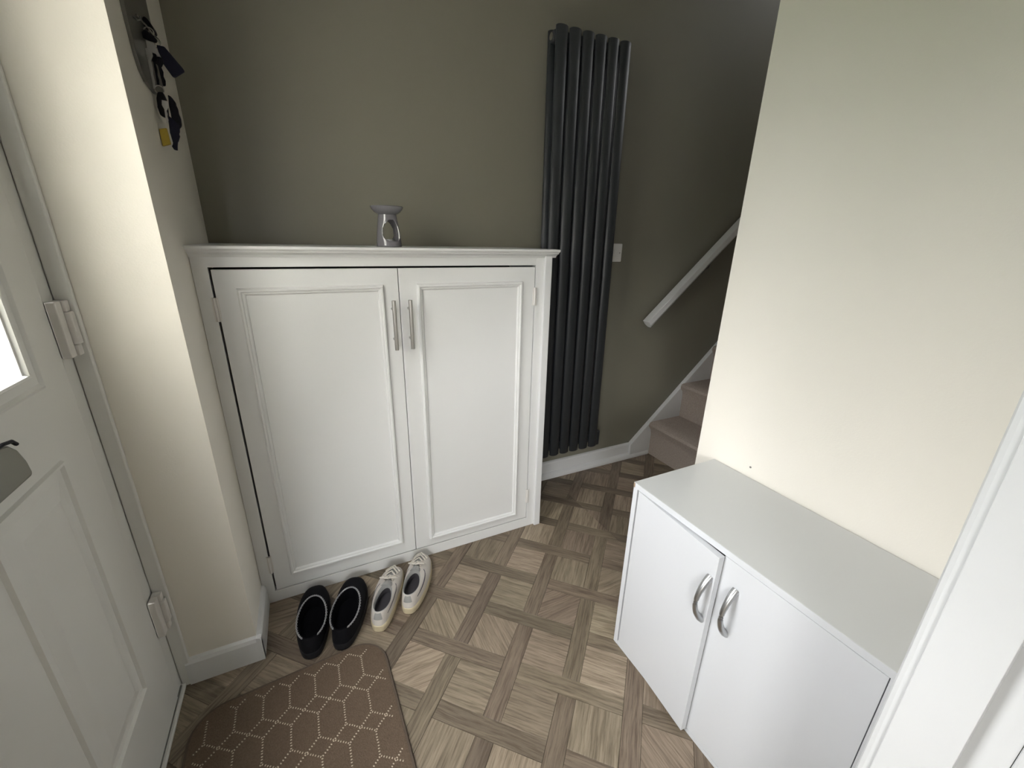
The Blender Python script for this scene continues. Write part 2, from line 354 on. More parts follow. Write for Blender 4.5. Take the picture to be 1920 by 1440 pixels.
# ------------------------------------------------------------------ front door
y0, y1, z0, z1 = 0.270, 1.092, 0.017, 2.016; X = -0.445
gy0, gy1, gz0, gz1 = 0.405, 0.957, 0.959, 1.78
def slabdoor():
    """door leaf with a glazed opening and four sunk-and-fielded panels (two below the rail)"""
    b = bmesh.new()
    ys = [y0, gy0, gy1, y1]; zs = [z0, gz0, gz1, z1]
    for i in range(3):
        for j in range(3):
            if i == 1 and j == 1: continue
            box(X-0.044, X, ys[i], ys[i+1], zs[j], zs[j+1], bm=b)
    bmesh.ops.remove_doubles(b, verts=b.verts, dist=1e-5)
    return b
door = struct('door_1', slabdoor(), 'upvc', 'white panelled front door with a leaded glass pane and metal letter plate')
obj('glazing_bead', moulding(gy0-0.041, gy1+0.041, X, gz0-0.027, gz1+0.027, [(0, 0), (0.002, 0.006), (0.008, 0.009), (0.013, 0.004), (0.027, 0.003), (0.0295, 0.007), (0.034, 0.006), (0.0405, -0.012), (0.0405, -0.0215)]), 'upvc', door)
pane = obj('glass_pane', box(X-0.026, X-0.022, gy0-0.006, gy1+0.006, gz0-0.006, gz1+0.006), 'glass', door)
strip_ = lambda a, c_, e, f: b.faces.new([b.verts.new((X-0.0212, y_, z_)) for y_, z_ in ((a, e), (c_, e), (c_, f), (a, f))])
b = moulding(gy0+0.035, gy1-0.035, X-0.0215, gz0+0.035, gz1-0.035, [(0, 0), (0.009, 0.0005)])
for k in range(1, 5):
    yy = gy0+0.035+(gy1-gy0-0.07)*k/5; strip_(yy-0.003, yy+0.003, gz0+0.04, gz1-0.04)
for k in range(1, 7):
    zz = gz0+0.035+(gz1-gz0-0.07)*k/7; strip_(gy0+0.04, gy1-0.04, zz-0.003, zz+0.003)
obj('lead_lattice', b, 'lead', pane)
pr = [(0, 0), (0.003, 0.006), (0.008, 0.006), (0.013, -0.002), (0.017, -0.002), (0.055, 0.006), (0.057, 0.006)]
for (a, c_) in ((0.745, 0.975), (0.387, 0.617)):
    b = moulding(a, c_, X, 0.205, 0.800, pr)
    box(X, X+0.006, a+0.057, c_-0.057, 0.262, 0.743, bm=b)
    obj('raised_panel', b, 'upvc', door)
lp = obj('letter_plate', prism([(0.500, 0.827), (0.862, 0.827), (0.866, 0.832), (0.863, 0.853), (0.852, 0.878), (0.836, 0.893), (0.815, 0.898), (0.545, 0.898), (0.520, 0.893), (0.504, 0.870), (0.497, 0.832)], 0, X, X+0.014, 0.003), 'plate', door)
b = bmesh.new()
tube([(X+0.016, 0.79, 0.900), (X+0.017, 0.82, 0.901), (X+0.017, 0.84, 0.897), (X+0.016, 0.850, 0.888)], 0.003, 8, b)
obj('spring_wire', b, 'keyblack', lp)
for (hz0, hz1) in ((0.962, 1.072), (0.228, 0.338), (1.70, 1.81)):
    L_ = hz1-hz0
    h = obj('hinge', box(X+0.0005, X+0.016, 1.093, 1.116, hz0, hz1, 0.002), 'hinge', door)
    b = bmesh.new()
    for k, (u0, u1) in enumerate(((0, .2), (.205, .795), (.8, 1))):
        box(-0.4445, -0.424+(0.004 if k == 1 else 0), 1.1165, 1.134, hz0+u0*L_, hz0+u1*L_, 0.002, bm=b)
    obj('hinge_knuckle', b, 'hinge', h)

# ------------------------------------------------------------------ doorway lining at the right
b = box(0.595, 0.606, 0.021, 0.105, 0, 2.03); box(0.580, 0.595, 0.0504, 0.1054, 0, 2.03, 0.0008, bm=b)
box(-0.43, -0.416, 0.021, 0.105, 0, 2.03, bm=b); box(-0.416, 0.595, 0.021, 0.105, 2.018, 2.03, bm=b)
struct('trim_3', b, 'gloss_dimmed', 'white lining of the open doorway at the right edge')
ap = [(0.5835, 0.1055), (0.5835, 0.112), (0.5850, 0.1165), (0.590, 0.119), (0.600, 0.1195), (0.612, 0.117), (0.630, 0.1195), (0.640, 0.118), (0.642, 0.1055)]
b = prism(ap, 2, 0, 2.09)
struct('trim_4', b, 'gloss_dimmed', 'white moulded architrave beside the low cabinet', smooth=False)
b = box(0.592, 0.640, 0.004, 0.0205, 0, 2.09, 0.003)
struct('trim_5', b, 'gloss_dimmed', 'white architrave on the near side of the doorway')

# ------------------------------------------------------------------ stairs
st = thing('staircase', 'carpeted stairs climbing right behind the cream wall with white string board', 'stairs', (1.745, 1.24, 0))
rise, go, nose = 0.210, 0.213, 0.026
for k in range(11):
    x0 = 1.745 + go*k; z = rise*(k+1); zb = rise*k
    xe = x0 + go + 0.02
    pts = [(x0, zb if k else 0.0), (x0, z-0.075), (x0-0.006, z-0.05), (x0-nose+0.004, z-0.030), (x0-nose, z-0.018), (x0-nose+0.006, z-0.005), (x0-nose+0.020, z), (xe, z), (xe, zb)]
    b = prism(pts, 1, 0.812, 1.6515)
    obj('carpeted_step', b, 'carpet', st, smooth=True)
sl = 0.9135
zt = lambda x: 0.086 + sl*(x-1.598)
obj('string_board', prism([(1.598, 0.0), (1.598, 0.086), (4.2, zt(4.2)), (4.2, zt(4.2)-0.9), (2.1, 0.0)], 1, 1.652, 1.679, 0.0015), 'gloss', st)
hr = thing('handrail', 'white painted wooden handrail sloping up the olive wall above the stairs', 'handrail', (1.56, 1.62, 0.82))
pr_ = [(-0.022, 0.022), (0.022, 0.022), (0.022, -0.006), (0.010, -0.022), (-0.010, -0.022), (-0.022, -0.006)]
b = bmesh.new(); ra = math.atan(0.873); dx = Vector((math.cos(ra), 0, math.sin(ra))); up_ = Vector((-math.sin(ra), 0, math.cos(ra)))
s_ = Vector((1.577, 1.619, 0.803)); LN = 3.2
A = [b.verts.new(s_ + Vector((0, a, 0)) + up_*c_) for a, c_ in pr_]; B = [b.verts.new(s_ + dx*LN + Vector((0, a, 0)) + up_*c_) for a, c_ in pr_]
b.faces.new(A); b.faces.new(B[::-1])
for i in range(6): b.faces.new((A[i], B[i], B[(i+1) % 6], A[(i+1) % 6]))
bmesh.ops.bevel(b, geom=list(b.edges), offset=0.002, segments=2, affect='EDGES', profile=0.5)
obj('rail', b, 'gloss', hr)
for t_ in (0.50, 1.5, 2.6):
    q = s_ + dx*t_ - up_*0.022
    b = tube([q + Vector((0, 0, 0.002)), q + Vector((0.004, 0.01, -0.03)), q + Vector((0.004, 0.055, -0.045))], 0.006, 8)
    tube([q + Vector((0.004, 0.053, -0.045)), q + Vector((0.004, 0.061, -0.045))], 0.024, 14, b)
    obj('bracket', b, 'rackm', hr)

# ------------------------------------------------------------------ built-in cupboard
FY = 1.356
cb = thing('built_in_cupboard', 'white built-in double cupboard with moulded doors below the olive wall', 'cupboard', (0.28, 1.5, 0))
obj('face_frame', box(-0.255, -0.2205, FY, FY+0.025, 0, 1.150), 'satin', cb)
obj('face_frame', box(0.756, 0.789, FY, FY+0.025, 0, 1.150, 0.001), 'satin', cb)
obj('top_rail', box(-0.2215, 0.7565, FY, FY+0.025, 1.118, 1.152, 0.0008), 'satin', cb)
obj('bottom_rail', box(-0.2215, 0.7565, FY, FY+0.025, 0, 0.044, 0.001), 'satin', cb)
obj('corner_post', box(0.789, 0.817, FY-0.012, FY+0.012, 0, 1.150, 0.002), 'gloss', cb)
obj('end_panel', box(0.797, 0.815, FY+0.012, GY, 0, 1.150), 'satin', cb)
obj('carcass_back', box(-0.255, 0.797, GY-0.02, GY-0.004, 0, 1.150), 'dark', cb)
cp = [(GY, 1.156), (FY+0.01, 1.156), (FY+0.01, 1.144), (FY-0.004, 1.144), (FY-0.008, 1.150), (FY-0.016, 1.155), (FY-0.024, 1.157), (FY-0.026, 1.161), (FY-0.031, 1.163), (FY-0.034, 1.166), (FY-0.034, 1.171), (FY-0.031, 1.173), (GY, 1.173)]
obj('top_board', prism(cp, 0, -0.2555, 0.835), 'satin', cb)
mp_ = [(0, 0), (0.001, 0.006), (0.005, 0.010), (0.009, 0.010), (0.012, 0.006), (0.015, 0.006), (0.018, 0.004), (0.020, 0)]
def cdoor(xa, xb, m0, m1, mz0, mz1, hx, hside, hgap):
    d = obj('door', box(xa, xb, FY-0.0005, FY+0.020, 0.048, 1.1120, 0.0012), 'satin', cb)
    obj('panel_moulding', moulding(m0, m1, FY-0.0005, mz0, mz1, mp_, axis='y'), 'satin', d)
    yb = FY-0.036
    b = cyl((hx, yb, 0.862), (hx, yb, 1.018), 0.0062, 16)
    for z in (0.892, 0.988): cyl((hx, yb, z), (hx, FY+0.001, z), 0.004, 10, b)
    obj('bar_handle', b, 'steel', d, smooth=True)
    for za, zb in ((0.976, 1.040), (0.124, 0.190)):
        b = cyl((hside, FY-0.003, za), (hside, FY-0.003, zb), 0.0042, 10)
        box(hside-hgap-0.008, hside-hgap+0.008, FY-0.002, FY-0.0002, za, zb, bm=b)
        obj('hinge', b, 'hinge', d)
cdoor(-0.2150, 0.2655, -0.166, 0.221, 0.097, 1.063, 0.2415, -0.219, 0.0)
cdoor(0.2675, 0.7535, 0.322, 0.703, 0.078, 1.063, 0.2925, 0.7548, 0.0)

# ------------------------------------------------------------------ radiator
rd = thing('column_radiator', 'tall anthracite vertical column radiator on the olive wall', 'radiator', (1.10, 1.60, 0.2), rot=(0, math.radians(-0.45), 0))
def ell(cx, cy, rx, ry, za, zb, seg=20):
    b = bmesh.new(); n_ = seg; rings = []
    for z, s in ((za, 0.86), (za+0.003, 1), (zb-0.003, 1), (zb, 0.86)):
        rings.append([b.verts.new((cx+math.cos(2*PI*k/n_)*rx*s, cy+math.sin(2*PI*k/n_)*ry*s, z)) for k in range(n_)])
    for i in range(3):
        for k in range(n_): b.faces.new((rings[i][k], rings[i][(k+1) % n_], rings[i+1][(k+1) % n_], rings[i+1][k]))
    b.faces.new(rings[0]); b.faces.new(rings[3][::-1]); return b
t1 = t2 = None
for row, yy in ((0, -0.043), (1, 0.012)):
    for k in range(6):
        xx = -0.148 + 0.0575*k
        if t1 is None:
            t1 = obj('tube', ell(0, 0, 0.0250, 0.013, 0, 1.727), 'rad', rd, smooth=True, local=True); o = t1
        else:
            o = t1.copy(); C.objects.link(o); o.parent = rd
        o.location = (xx, yy, 0)
for z in (0.045, 1.70):
    obj('header_pipe', box(1.10-0.170, 1.10+0.166, 1.569, 1.603, 0.2+z-0.018, 0.2+z+0.018, 0.004), 'rad', rd)
b = tube([(0.935, 1.588, 1.900), (0.926, 1.588, 1.900)], 0.012, 12); obj('air_vent', b, 'chrome', rd)
b = box(1.262, 1.300, 1.575, 1.600, 0.185, 0.268, 0.006); tube([(1.275, 1.590, 0.20), (1.275, GY, 0.20)], 0.0075, 10, b)
obj('valve', b, 'rad', rd)
for z in (0.35, 1.75): obj('wall_bracket', box(1.04, 1.16, 1.60, GY, z, z+0.03), 'rad', rd)

# ------------------------------------------------------------------ light switch beside the radiator
ls = thing('light_switch', 'white switch plate on the olive wall half hidden by the radiator', 'switch', (1.363, GY, 1.154))
obj('face_plate', box(1.322, 1.405, GY-0.009, GY-0.0002, 1.112, 1.196, 0.003), 'plastic', ls)
obj('rocker', box(1.355, 1.372, GY-0.012, GY-0.008, 1.138, 1.170, 0.001), 'plastic', ls)
b = cyl((1.392, GY-0.0098, 1.154), (1.392, GY-0.008, 1.154), 0.0035, 10); obj('screw', b, 'steel', ls)

# ------------------------------------------------------------------ wax burner
wb = thing('wax_burner', 'grey glazed oil burner with teardrop opening on the cupboard top', 'burner', (0.266, 1.46, 1.1732), rot=(0, 0, 0.10))
def burner():
    b = bmesh.new(); nseg = 64; nz = 34; H = 0.098
    prof = lambda t_: 0.0405 - 0.0125*t_**1.3
    fa = -PI/2 + 0.10
    def inside(a, z):
        d = (a - fa + PI/2) % PI - PI/2
        u = (z-0.016)/0.066
        if u <= 0 or u >= 1: return False
        return abs(d) < 1.0*math.sqrt(max(0, u))**0.9*(1-u)**0.62*1.9
    out, inn = {}, {}
    for i in range(nz+1):
        z = H*i/nz; r = prof(i/nz)
        for k in range(nseg):
            a = 2*PI*k/nseg
            out[i, k] = b.verts.new((r*math.cos(a), r*math.sin(a), z)); inn[i, k] = b.verts.new(((r-0.005)*math.cos(a), (r-0.005)*math.sin(a), z))
    cells = set()
    for i in range(nz):
        for k in range(nseg):
            a = 2*PI*(k+.5)/nseg; z = H*(i+.5)/nz
            if not inside(a, z): cells.add((i, k))
    for i, k in cells:
        k2 = (k+1) % nseg
        b.faces.new((out[i, k], out[i, k2], out[i+1, k2], out[i+1, k])); b.faces.new((inn[i, k], inn[i+1, k], inn[i+1, k2], inn[i, k2]))
    for i, k in cells:
        k2 = (k+1) % nseg
        if (i, k2) not in cells: b.faces.new((out[i, k2], inn[i, k2], inn[i+1, k2], out[i+1, k2]))
        if (i, (k-1) % nseg) not in cells: b.faces.new((out[i, k], out[i+1, k], inn[i+1, k], inn[i, k]))
        if 0 <= i+1 < nz and (i+1, k) not in cells: b.faces.new((out[i+1, k], out[i+1, k2], inn[i+1, k2], inn[i+1, k]))
        if i == 0 or (i-1, k) not in cells: b.faces.new((out[i, k], inn[i, k], inn[i, k2], out[i, k2]))
    loose = [v for v in b.verts if not v.link_faces]
    bmesh.ops.delete(b, geom=loose, context='VERTS')
    for _ in range(2): 
        bv = [v for v in b.verts]
        bmesh.ops.smooth_vert(b, verts=bv, factor=0.35, use_axis_x=True, use_axis_y=True, use_axis_z=True)
    return b
def lathe(prof, seg=40, c_=(0, 0, 0), bm=None):
    b = bmesh.new(); rings = []
    for r, z in prof: rings.append([b.verts.new((c_[0]+r*math.cos(2*PI*k/seg), c_[1]+r*math.sin(2*PI*k/seg), c_[2]+z)) for k in range(seg)])
    for i in range(len(rings)-1):
        for k in range(seg): b.faces.new((rings[i][k], rings[i][(k+1) % seg], rings[i+1][(k+1) % seg], rings[i+1][k]))
    b.faces.new(rings[0]); b.faces.new(rings[-1][::-1]); return merge(bm, b)
obj('body', burner(), 'ceramic', wb, smooth=True, local=True)
obj('dish', lathe([(0.020, 0.094), (0.028, 0.096), (0.040, 0.103), (0.048, 0.112), (0.0515, 0.119), (0.0505, 0.121), (0.047, 0.118), (0.037, 0.108), (0.020, 0.103), (0.004, 0.102)]), 'ceramic', wb, smooth=True, local=True)
obj('base_plate', lathe([(0.036, 0.001), (0.038, 0.006), (0.030, 0.008), (0.002, 0.008)]), 'ceramic', wb, smooth=True, local=True)
bl = thing('tealight', 'silver tealight cup inside the grey oil burner', 'candle', (0.266, 1.46, 1.1817))
obj('cup', lathe([(0.0185, 0.0), (0.0190, 0.014), (0.0180, 0.014), (0.0175, 0.010), (0.002, 0.010)]), 'alu', bl, smooth=True, local=True)

# ------------------------------------------------------------------ low white cabinet
cabx, caby0, caby1, cabz = 0.748, 0.140, 0.742, 0.581
cz = thing('low_cabinet', 'low white laminate two-door cabinet standing against the cream wall', 'cabinet', (0.90, 0.44, 0))
obj('top_panel', box(cabx, 1.062, caby0, caby1, cabz-0.016, cabz, 0.0006), 'lamtop', cz)
obj('front_edge', box(cabx-0.0008, cabx, caby0+0.001, caby1-0.001, cabz-0.0155, cabz-0.0005), 'laminate', cz)
obj('side_panel', box(cabx, 1.062, caby1-0.015, caby1, 0, cabz-0.016, 0.0006), 'laminate', cz)
obj('side_panel', box(cabx, 1.062, caby0, caby0+0.015, 0, cabz-0.016, 0.0006), 'laminate', cz)
obj('bottom_panel', box(cabx+0.001, 1.06, caby0+0.015, caby1-0.015, 0, 0.012), 'laminate', cz)
obj('back_panel', box(1.056, 1.0655, caby0+0.015, caby1-0.015, 0.012, cabz-0.016), 'dark', cz)
def bow(y, x, z0_, z1_):
    P_ = []; r_ = []
    n_ = 18
    for i in range(n_+1):
        t_ = i/n_; s = math.sin(PI*t_)
        P_.append((x - 0.031*s**0.8 + 0.002, y, z0_ + (z1_-z0_)*t_)); r_.append(0.0050 + 0.0034*(1-s)**0.6)
    return tube(P_, r_, 12)
mid = 0.4490
def ldoor(ya, yb, hy, hinge_y, ang, name):
    d0 = rot(box(cabx+0.001, cabx+0.017, ya, yb, 0.0135, cabz-0.0185, 0.0005), (cabx+0.001, hinge_y, 0), 'Z', ang)
    d = obj('door', d0, 'laminate', cz)
    h = rot(bow(hy, cabx+0.001, 0.378, 0.502), (cabx+0.001, hinge_y, 0), 'Z', ang)
    obj('bow_handle', h, 'alu', d, smooth=True)
ldoor(mid+0.0025, caby1-0.0195, 0.464, caby1-0.0195, math.radians(-3.9), 'l')
ldoor(caby0+0.0165, mid+0.0035, 0.414, caby0+0.0165, 0.0, 'r')
obj('chipped_corner', box(cabx-0.0012, cabx+0.004, caby1-0.006, caby1+0.0006, cabz-0.015, cabz-0.001, 0.001), 'bolt', cz)
for q in ((0.50, 0.535, 0.003, 0.006), (0.575, 0.582, 0.006, 0.010)): obj('scuff_mark', box(cabx-0.0006, cabx+0.0005, *q), 'grime', cz)
wp = tag(obj('wall_plug', cyl((RX-0.001, 0.631, 0.610), (RX+0.001, 0.631, 0.610), 0.003, 10), 'grime'), 'tiny grey screw hole in the cream wall above the low cabinet', 'screw')

# ------------------------------------------------------------------ door mat
ol = [(-0.405, 1.028), (0.083, 1.068), (0.112, 0.27), (-0.395, 0.25)]
def roundpoly(P_, r_, n_=10):
    out = []
    for i, q in enumerate(P_):
        q = Vector(q); a = (Vector(P_[i-1])-q).normalized(); c_ = (Vector(P_[(i+1) % len(P_)])-q).normalized()
        ang = a.angle(c_); t_ = r_/math.tan(ang/2); bis = (a+c_).normalized(); cc = q + bis*(r_/math.sin(ang/2))
        p0 = q+a*t_; p1 = q+c_*t_; v0 = p0-cc; v1 = p1-cc; tot = v0.angle_signed(v1)
        for k in range(n_+1):
            th = -tot*k/n_; out.append(cc + Vector((v0.x*math.cos(th)-v0.y*math.sin(th), v0.x*math.sin(th)+v0.y*math.cos(th))))
    return [(q.x, q.y) for q in out]
MP = roundpoly(ol, 0.085)
def inset(P_, d):
    out = []; n_ = len(P_)
    cx = sum(q[0] for q in P_)/n_; cy = sum(q[1] for q in P_)/n_
    for i in range(n_):
        a = Vector(P_[i-1]); c_ = Vector(P_[(i+1) % n_]); t_ = (c_-a).normalized(); nn = Vector((-t_.y, t_.x)); q = Vector(P_[i])
        if nn.dot(Vector((cx, cy))-q) < 0: nn = -nn
        out.append(tuple(q+nn*d))
    return out
dm = thing('door_mat', 'brown door mat with beige dotted honeycomb pattern in front of the door', 'mat', (-0.15, 0.66, 0))
b = bmesh.new(); rings = [[b.verts.new((*q, z)) for q in inset(MP, d)] for d, z in ((0, 0.0005), (0, 0.006), (0.002, 0.009), (0.006, 0.009), (0.008, 0.007))]
n_ = len(MP)
for i in range(4):
    for k in range(n_): b.faces.new((rings[i][k], rings[i][(k+1) % n_], rings[i+1][(k+1) % n_], rings[i+1][k]))
b.faces.new(rings[0]); obj('bound_edge', b, 'matedge', dm, smooth=True)
IP = inset(MP, 0.007)
b = bmesh.new(); T_ = [b.verts.new((*q, 0.0095)) for q in IP]; B_ = [b.verts.new((*q, 0.004)) for q in IP]
b.faces.new(T_); [b.faces.new((B_[k], B_[(k+1) % n_], T_[(k+1) % n_], T_[k])) for k in range(n_)]
obj('pile', b, 'mat_', dm)
def inpoly(q, P_):
    c_ = False
    for i in range(len(P_)):
        (x1_, y1_), (x2_, y2_) = P_[i-1], P_[i]
        if (y1_ > q[1]) != (y2_ > q[1]) and q[0] < (x2_-x1_)*(q[1]-y1_)/(y2_-y1_)+x1_: c_ = not c_
    return c_
SP = inset(MP, 0.020)
T0 = Vector((-0.049, 1.011)); a_ = Vector((0.0633, 0.0027)); b_ = Vector((0.0045, -0.1125)); v_ = Vector((0.0005, -0.0615))
b = bmesh.new()
def dots(p0, p1):
    n_ = max(2, round((p1-p0).length/0.0072))
    for k in range(n_):
        q = p0.lerp(p1, (k+0.5)/n_) + Vector((random.uniform(-.0005, .0005), random.uniform(-.0005, .0005)))
        if not inpoly(q, SP): continue
        d = (p1-p0).normalized(); e = Vector((-d.y, d.x)); top = b.verts.new((q.x, q.y, 0.0116)); s = 0.0024; u = 0.0016
        R_ = [b.verts.new((q.x+x*e.x*s+y*d.x*u, q.y+x*e.y*s+y*d.y*u, 0.0093)) for x, y in ((1, 0.6), (0.4, 1), (-0.4, 1), (-1, 0.6), (-1, -0.6), (-0.4, -1), (0.4, -1), (1, -0.6))]
        for i in range(8): b.faces.new((R_[i], R_[(i+1) % 8], top))
for i in range(-7, 5):
    for j in range(-2, 9):
        T = T0+a_*i+b_*j; Bn = T+v_; E_ = T+a_+b_; Mm = (Bn+E_)/2
        dots(T, Bn); dots(Bn, E_); dots(Mm, T+a_+v_); dots(Mm, T+b_)
tag(obj('dotted_stitching', b, 'stitch', dm), kind='stuff')

# ------------------------------------------------------------------ shoes
def foot(L, W, a, asym=0.0, heelw=0.84):
    """outline point of a shoe sole for angle a (0 = heel, pi = toe); y forward"""
    ca = math.cos(a); y = L/2*(1-math.copysign(abs(ca)**0.86, ca)); t_ = y/L
    wdt = W/2*(heelw + (1-heelw)*min(1, max(0, (t_-0.15)/0.5)))
    x = math.copysign(abs(math.sin(a))**0.72, math.sin(a))*wdt + asym*math.sin(PI*min(1, t_))*0.5
    return x, y
def annulus(ringset, bm=None, capfirst=False, caplast=False):
    b = bmesh.new(); rr = [[b.verts.new(q) for q in r_] for r_ in ringset]; n_ = len(rr[0])
    for i in range(len(rr)-1):
        for k in range(n_): b.faces.new((rr[i][k], rr[i][(k+1) % n_], rr[i+1][(k+1) % n_], rr[i+1][k]))
    if capfirst: b.faces.new(rr[0])
    if caplast: b.faces.new(rr[-1][::-1])
    return merge(bm, b)
NS = 48
def rimpt(L, a, oy0, oy1, ow, zb, zf, zm):
    """opening rim: oy0..oy1 along the shoe, half width ow, heights back / front / middle"""
    t_ = (1-math.cos(a))/2; y = oy0 + (oy1-oy0)*t_
    x = math.sin(a)*ow
    z = (zb*(1-t_)**2*1.0 + zf*t_**2 + zm*2*t_*(1-t_)) 
    return x, y, z
def make_upper(L, W, zs, rim, toeh, asym, bulge=1.0):
    rings = []
    for s in [i/9 for i in range(10)]:
        r_ = []
        for k in range(NS):
            a = 2*PI*k/NS; fx, fy = foot(L*0.985, W*0.95, a, asym); fy += L*0.0075
            rx, ry, rz = rim(a); t_ = (1-math.cos(a))/2
            # control point: above the outline, pushed outwards
            ch = rz*(0.75)+0.0 if t_ < 0.55 else (rz*0.75*(1-(t_-0.55)/0.45) + toeh*((t_-0.55)/0.45))
            cx, cy = fx*bulge*1.02, fy + (0.004 if t_ > .8 else 0)
            q = [(1-s)**2*A_ + 2*s*(1-s)*B_ + s*s*C_ for A_, B_, C_ in zip((fx, fy, zs), (cx, cy, ch), (rx, ry, rz))]
            r_.append(q)
        rings.append(r_)
    return rings
def slipper(name, label, loc, yaw, side, group):
    t_ = thing(name, label, 'slipper', loc, group, (0, 0, yaw)); L, W = 0.262, 0.104
    rim = lambda a: rimpt(L, a, 0.009, 0.180, 0.0400, 0.074, 0.068, 0.062)
    up = make_upper(L, W, 0.024, rim, 0.062, side*0.006)
    obj('upper', annulus(up), 'black', t_, smooth=True, local=True)
    inner = [[(x, y, z) for x, y, z in up[-1]]]
    inner.append([(x*0.93, 0.095+(y-0.095)*0.96, z+0.002) for x, y, z in up[-1]])
    for f, h in ((0.90, 0.055), (0.88, 0.034), (0.5, 0.032)): inner.append([(x*f*1.0, 0.095+(y-0.095)*f, h) for x, y, z in up[-1]])
    obj('lining', annulus(inner, caplast=True), 'blackin', t_, smooth=True, local=True)
    sl_ = []
    for z, g in ((0.0005, 0.97), (0.004, 1.0), (0.020, 1.01), (0.025, 1.0)):
        sl_.append([(foot(L, W, 2*PI*k/NS, side*0.006)[0]*g, L/2+(foot(L, W, 2*PI*k/NS)[1]-L/2)*g, z) for k in range(NS)])
    obj('sole', annulus(sl_, capfirst=True, caplast=True), 'rubber', t_, smooth=True, local=True)
    b = bmesh.new()
    for ph in (0, PI):
        pth = []
        for i in range(141):
            a = 0.50 + (2*PI-1.0)*i/140; x, y, z = rim(a); nx, ny = math.sin(a), -math.cos(a)
            wv = i*0.9+ph
            pth.append((x+nx*(0.0024+0.0020*math.sin(wv)), y+ny*(0.0024+0.0020*math.sin(wv)), z+0.001+0.0014*math.cos(wv)))
        tube(pth, 0.0012, 6, b)
    obj('braid_trim', b, 'braid', t_, smooth=True, local=True)
    return t_
slipper('slipper', 'left black slipper with silver braid, nearest the front door', (-0.117, 1.071, 0), math.radians(-5), -1, None)
slipper('slipper', 'right black slipper with silver braid, beside the white trainers', (-0.036, 1.064, 0), math.radians(-16), 1, None)

